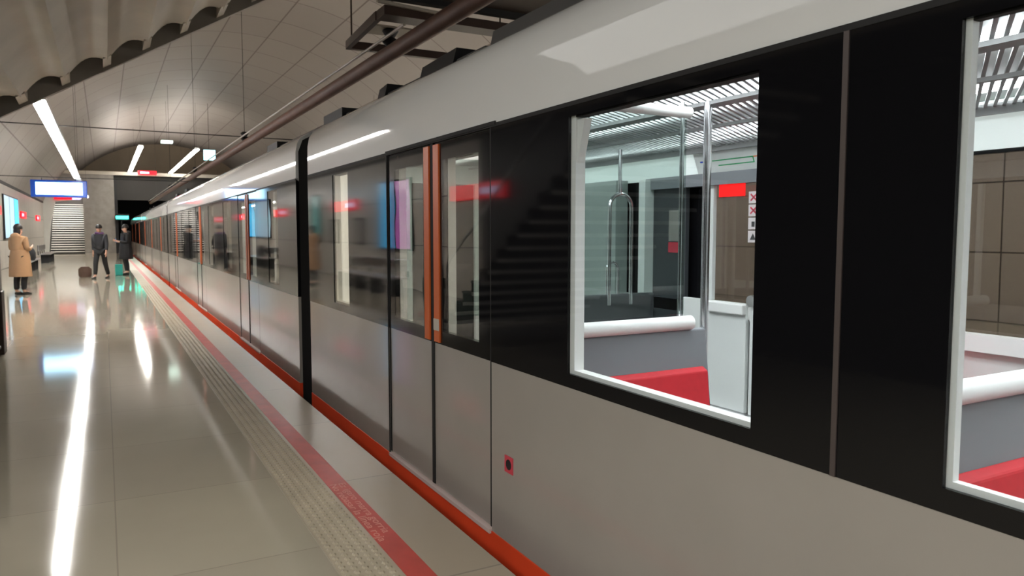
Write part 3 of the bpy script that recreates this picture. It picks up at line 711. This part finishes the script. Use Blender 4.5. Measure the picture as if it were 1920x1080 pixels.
car2 = carriage('second train carriage beyond the black bellows, white roof and grey sides', 7.81, 25.4, [10.85, 16.6, 22.35], [(8.75, 9.35), (12.3, 13.2), (14.4, 15.2), (18.1, 18.9), (20.1, 20.8), (23.9, 24.5)])
for y_, w_ in ((8.8, .5), (12.4, .8), (14.5, .3), (18.2, .7), (20.2, .5)): obj('pale_upright', MB().box(1.82, 1.84, y_, y_ + w_, .8, 2.1), M['iwhite'], car2)
obj('roof_fairing', MB().extrude_y([(2.38, 2.70), (2.45, 2.885), (2.9, 2.92), (3.4, 2.92), (3.83, 2.885), (3.9, 2.70)], 8.3, 24.5), M['roofgrey'], car2)
for a in (8.4, 12.0): obj('roof_gear', MB().box(2.40, 3.0, a, a + .8, 2.70, 2.95), M['black'], car2)
L = 18.0
lbs = ['third train carriage, far along the platform behind the standing people', 'fourth and farthest train carriage, next to the dark tunnel mouth']
for i in (1, 2):
    c = dup(car2, loc=(3.14, (7.81 + 25.4) / 2 + L * i, -1.0)); c['label'] = lbs[i - 1]
gangway(25.41, 25.80, 'black bellows between the second and third carriage')
gangway(43.41, 43.80, 'black bellows between the third and fourth carriage')

# ------------------------------------------------------------------ people
def skin_obj(name, nodes, edges, m, parent, loc_off=(0, 0, 0), sub=2):
    names = list(nodes); idx = {k: i for i, k in enumerate(names)}
    me = bpy.data.meshes.new(name); me.from_pydata([nodes[k][0] for k in names], [(idx[a], idx[b2]) for a, b2 in edges], [])
    o = bpy.data.objects.new(name, me); COL.objects.link(o); o.parent = parent
    me.materials.append(m)
    sm = o.modifiers.new('skin', 'SKIN'); sm.use_smooth_shade = True
    if not me.skin_vertices: me.skin_vertices.new() if hasattr(me.skin_vertices, 'new') else None
    sv = me.skin_vertices[0].data
    for i, k in enumerate(names):
        r = nodes[k][1]; sv[i].radius = r if isinstance(r, tuple) else (r, r); sv[i].use_root = (i == 0)
    ss = o.modifiers.new('sub', 'SUBSURF'); ss.levels = 1; ss.render_levels = sub
    return o
def person(label, loc, rot, h, coat, top, legs, hair, stride=.0, hands='down', hairlen=.0, lean=0.0):
    k = h / 1.75
    root = thing('person', label, 'person', loc); root.rotation_euler = (0, 0, rot); ORG[root.name] = (0, 0, 0)
    J = {}
    def P(n_, x, y, z, r): J[n_] = ((x * k, (y + lean * max(0, z - .9)) * k, z * k), r if isinstance(r, tuple) else r * k)
    P('pelvis', 0, 0, .95, .12); P('belly', 0, 0, 1.08, .11); P('chest', 0, .0, 1.26, .12); P('collar', 0, -.01, 1.41, .085)
    P('neck', 0, .0, 1.48, .052); P('jaw', 0, .02, 1.56, .068); P('head', 0, .012, 1.635, .084); P('crown', 0, .0, 1.70, .062)
    P('nose', 0, .115, 1.60, .012)
    E_ = [('pelvis', 'belly'), ('belly', 'chest'), ('chest', 'collar'), ('collar', 'neck'), ('neck', 'jaw'), ('jaw', 'head'), ('head', 'crown'), ('jaw', 'nose')]
    for s_, sg_ in (('L', -1), ('R', 1)):
        f = stride * sg_
        P('hip' + s_, .09 * sg_, 0, .88, .095); P('knee' + s_, .10 * sg_, .03 + f * .5, .49, .06)
        P('calf' + s_, .10 * sg_, -.01 + f * .7, .34, .055); P('ank' + s_, .10 * sg_, -.02 + f - (.05 if f < 0 else 0), .09, .04); P('toe' + s_, .11 * sg_, .13 + f, .035, .035)
        E_ += [('pelvis', 'hip' + s_), ('hip' + s_, 'knee' + s_), ('knee' + s_, 'calf' + s_), ('calf' + s_, 'ank' + s_), ('ank' + s_, 'toe' + s_)]
        P('ear' + s_, .088 * sg_, .0, 1.62, .016); E_.append(('head', 'ear' + s_))
        P('sh' + s_, .175 * sg_, -.01, 1.39, .062)
        if hands == 'down' or (hands == 'one' and s_ == 'L'):
            el = (.225, -.02 - f * .3, 1.12); wr = (.24, .05 - f * .5, .88); hd = (.24, .07 - f * .5, .80); fd = Vector((0, .25, -1))
        else:
            el = (.22, .0, 1.12); wr = (.12, .25, 1.16); hd = (.09, .31, 1.19); fd = Vector((-.3, 1, .35))
        fd.normalize()
        P('el' + s_, el[0] * sg_, el[1], el[2], .043); P('wr' + s_, wr[0] * sg_, wr[1], wr[2], .028); P('pm' + s_, hd[0] * sg_, hd[1], hd[2], .03)
        E_ += [('collar', 'sh' + s_), ('sh' + s_, 'el' + s_), ('el' + s_, 'wr' + s_), ('wr' + s_, 'pm' + s_)]
        for q, (off, ln) in enumerate(((-.028, .062), (-.01, .072), (.01, .068), (.027, .052))):
            b0 = Vector((hd[0], hd[1], hd[2])) + fd * .03 + Vector((0, 0, off) if hands != 'down' and fd.y > .5 else (0, off, 0))
            e0 = b0 + fd * ln * .6; e1 = e0 + (fd + Vector((-.5, 0, -.2))).normalized() * ln * .45
            P('fa%s%d' % (s_, q), b0.x * sg_, b0.y, b0.z, .010); P('fb%s%d' % (s_, q), e0.x * sg_, e0.y, e0.z, .009); P('fc%s%d' % (s_, q), e1.x * sg_, e1.y, e1.z, .008)
            E_ += [('pm' + s_, 'fa%s%d' % (s_, q)), ('fa%s%d' % (s_, q), 'fb%s%d' % (s_, q)), ('fb%s%d' % (s_, q), 'fc%s%d' % (s_, q))]
        tb = Vector(hd) + Vector((-.035, .02, .01)); P('th' + s_, tb.x * sg_, tb.y, tb.z, .011); te = tb + fd * .035; P('ti' + s_, te.x * sg_, te.y, te.z, .009)
        E_ += [('pm' + s_, 'th' + s_), ('th' + s_, 'ti' + s_)]
    body = skin_obj('body', J, E_, M['skin'], root)
    def V(n_): return Vector(J[n_][0])
    # trousers
    T = {'pelvis': (tuple(V('pelvis')), .14 * k)}; te = []
    for s_ in 'LR':
        for n_, r in (('hip', .10), ('knee', .078), ('calf', .072)): T[n_ + s_] = (tuple(V(n_ + s_)), r * k)
        a = V('ank' + s_) + Vector((0, 0, .02)); T['cuff' + s_] = (tuple(a), .06 * k)
        te += [('pelvis', 'hip' + s_), ('hip' + s_, 'knee' + s_), ('knee' + s_, 'calf' + s_), ('calf' + s_, 'cuff' + s_)]
    skin_obj('trousers', T, te, legs, root)
    # jacket / coat sleeves and torso
    C_ = {'chest': (tuple(V('chest')), (.178 * k)), 'belly': (tuple(V('belly')), (.165 * k)), 'hem': (tuple(V('pelvis') + Vector((0, 0, -.06))), (.178 * k)), 'collar': (tuple(V('collar')), (.135 * k)), 'neckline': (tuple(V('neck') + Vector((0, -.005, -.005))), .072 * k)}
    ce = [('chest', 'belly'), ('belly', 'hem'), ('chest', 'collar'), ('collar', 'neckline')]
    for s_ in 'LR':
        C_['sh' + s_] = (tuple(V('sh' + s_)), .082 * k); C_['el' + s_] = (tuple(V('el' + s_)), .064 * k); C_['cuff' + s_] = (tuple(V('el' + s_).lerp(V('wr' + s_), .9)), .046 * k)
        ce += [('collar', 'sh' + s_), ('sh' + s_, 'el' + s_), ('el' + s_, 'cuff' + s_)]
    skin_obj('coat' if coat else 'jacket', C_, ce, top, root)
    if coat:
        g = MB(); rings = []
        for z, rx, ry in ((1.12, .20, .17), (.95, .235, .20), (.75, .25, .215), (.55, .26, .225), (coat, .265, .23)):
            rings.append([(rx * k * math.cos(a * math.pi / 10) * (1 + .03 * math.sin(a * 3)), (ry * math.sin(a * math.pi / 10) + .01) * k, z * k) for a in range(20)])
        obj('coat_skirt', g.loft(rings), top, root, smooth=True)
        g = MB().ell((0, -.10 * k, 1.45 * k), .13 * k, .075 * k, .09 * k); obj('hood', g, top, root, smooth=True)
    for s_ in 'LR':
        a, t_ = V('ank' + s_), V('toe' + s_); z0 = 0
        c = (a + t_) / 2
        g = MB(); rings = []
        for u, w, hh in ((-.10, .036, .07), (-.04, .042, .10), (.03, .045, .085), (.09, .046, .055), (.14, .03, .04)):
            rings.append([(c.x + w * k * math.cos(b2 * math.pi / 5), c.y + u * k, max(z0, hh / 2 * k * (1 + math.sin(b2 * math.pi / 5)))) for b2 in range(10)])
        obj('shoe', g.loft(rings), M['shoe'], root, smooth=True)
    hd_ = V('head')
    g = MB().ell((hd_.x, hd_.y - .018 * k, hd_.z + .025 * k), .097 * k, .105 * k, .108 * k, z0=-.35)
    if hairlen: g.ell((hd_.x, hd_.y - .055 * k, hd_.z - .06 * k), .09 * k, .055 * k, .13 * k)
    obj('hair', g, hair, root, smooth=True)
    for sg_ in (-1, 1): obj('eye', MB().ell((.03 * sg_ * k, hd_.y + .088 * k, hd_.z - .005), .009, .006, .007, 8, 5), M['black'], root)
    obj('mouth', MB().box(-.022 * k, .022 * k, hd_.y + .072 * k, hd_.y + .081 * k, hd_.z - .082 * k, hd_.z - .074 * k), M['stickred'], root)
    return root
person('person in a long camel coat standing with back turned by the left wall', (-1.85, 21.95, 0), R(-35), 1.74, .46, M['tan'], M['blackcloth'], M['hair'], hands='up', hairlen=1)
p2 = person('person in dark jacket with a purple scarf walking in the middle of the platform', (-.13, 28.5, 0), R(160), 1.80, 0, M['navy'], M['blackcloth'], M['hair'], stride=.25, lean=.07)
g = MB(); g.tube([(.0 + .10 * math.cos(a * math.pi / 6), .03 + .085 * math.sin(a * math.pi / 6), 1.50 + .015 * math.sin(a)) for a in range(12)], .045, 8, closed=True)
obj('scarf', g, M['purple'], p2, smooth=True)
p3 = person('person in long dark coat looking at a lit phone beside the red line', (.68, 30.6, 0), R(100), 1.82, .62, M['blackcloth'], M['blackcloth'], M['hair'], hands='up')
ph = thing('phone', 'glowing blue phone screen held by the person in the long dark coat', 'phone', (.33, 30.53, 1.25))
ORG[ph.name] = (0, 0, 0); ph.rotation_euler = (0, 0, R(100))
obj('phone_body', MB().obox((0, -.02, 0), (.04, 0, 0), (0, .0, .075), (0, .006, 0)), M['black'], ph)
obj('phone_screen', MB().obox((0, -.028, 0), (.036, 0, 0), (0, 0, .07), (0, .002, 0)), M['phone'], ph)
bg = thing('shopping_bag', 'bright cyan green bag standing at the feet of the dark coated person', 'bag', (.42, 30.2, 0))
obj('bag_body', MB().box(.30, .54, 30.12, 30.28, 0, .40), M['cyanbag'], bg, bevel=.02)
obj('bag_handle', MB().tube([(.34, 30.2, .39), (.36, 30.2, .54), (.48, 30.2, .54), (.5, 30.2, .39)], .01, 6), M['blackcloth'], bg, smooth=True)
bs = thing('shoulder_bag', 'brown bag on the floor left of the person with the purple scarf', 'bag', (-.6, 29.6, 0))
obj('bag_body', MB().loft([[(-.62 + w * math.cos(a * math.pi / 6), 29.6 + .12 * math.sin(a * math.pi / 6), z) for a in range(12)] for z, w in ((0, .17), (.05, .2), (.28, .2), (.36, .12))]), M['bagbrown'], bs, smooth=True)

# ------------------------------------------------------------------ camera, world, colour
cam = bpy.data.cameras.new('camera'); co = bpy.data.objects.new('camera', cam); COL.objects.link(co)
cam.sensor_width = 36; cam.lens = 36 * 1400 / 1920; cam.clip_start = .05; cam.clip_end = 300
cam.dof.use_dof = True; cam.dof.focus_distance = 3.0; cam.dof.aperture_fstop = 6.5
co.location = (0, 0, 1.55); co.rotation_euler = (R(90 - 4.289), 0, R(-28.586))
bpy.context.scene.camera = co
w = bpy.data.worlds.new('world'); bpy.context.scene.world = w; w.use_nodes = True
w.node_tree.nodes['Background'].inputs[0].default_value = (.5, .48, .45, 1); w.node_tree.nodes['Background'].inputs[1].default_value = .02
vs = bpy.context.scene.view_settings; vs.view_transform = 'Standard'; vs.look = 'None'; vs.gamma = 1; vs.use_curve_mapping = False; vs.exposure = 1.0
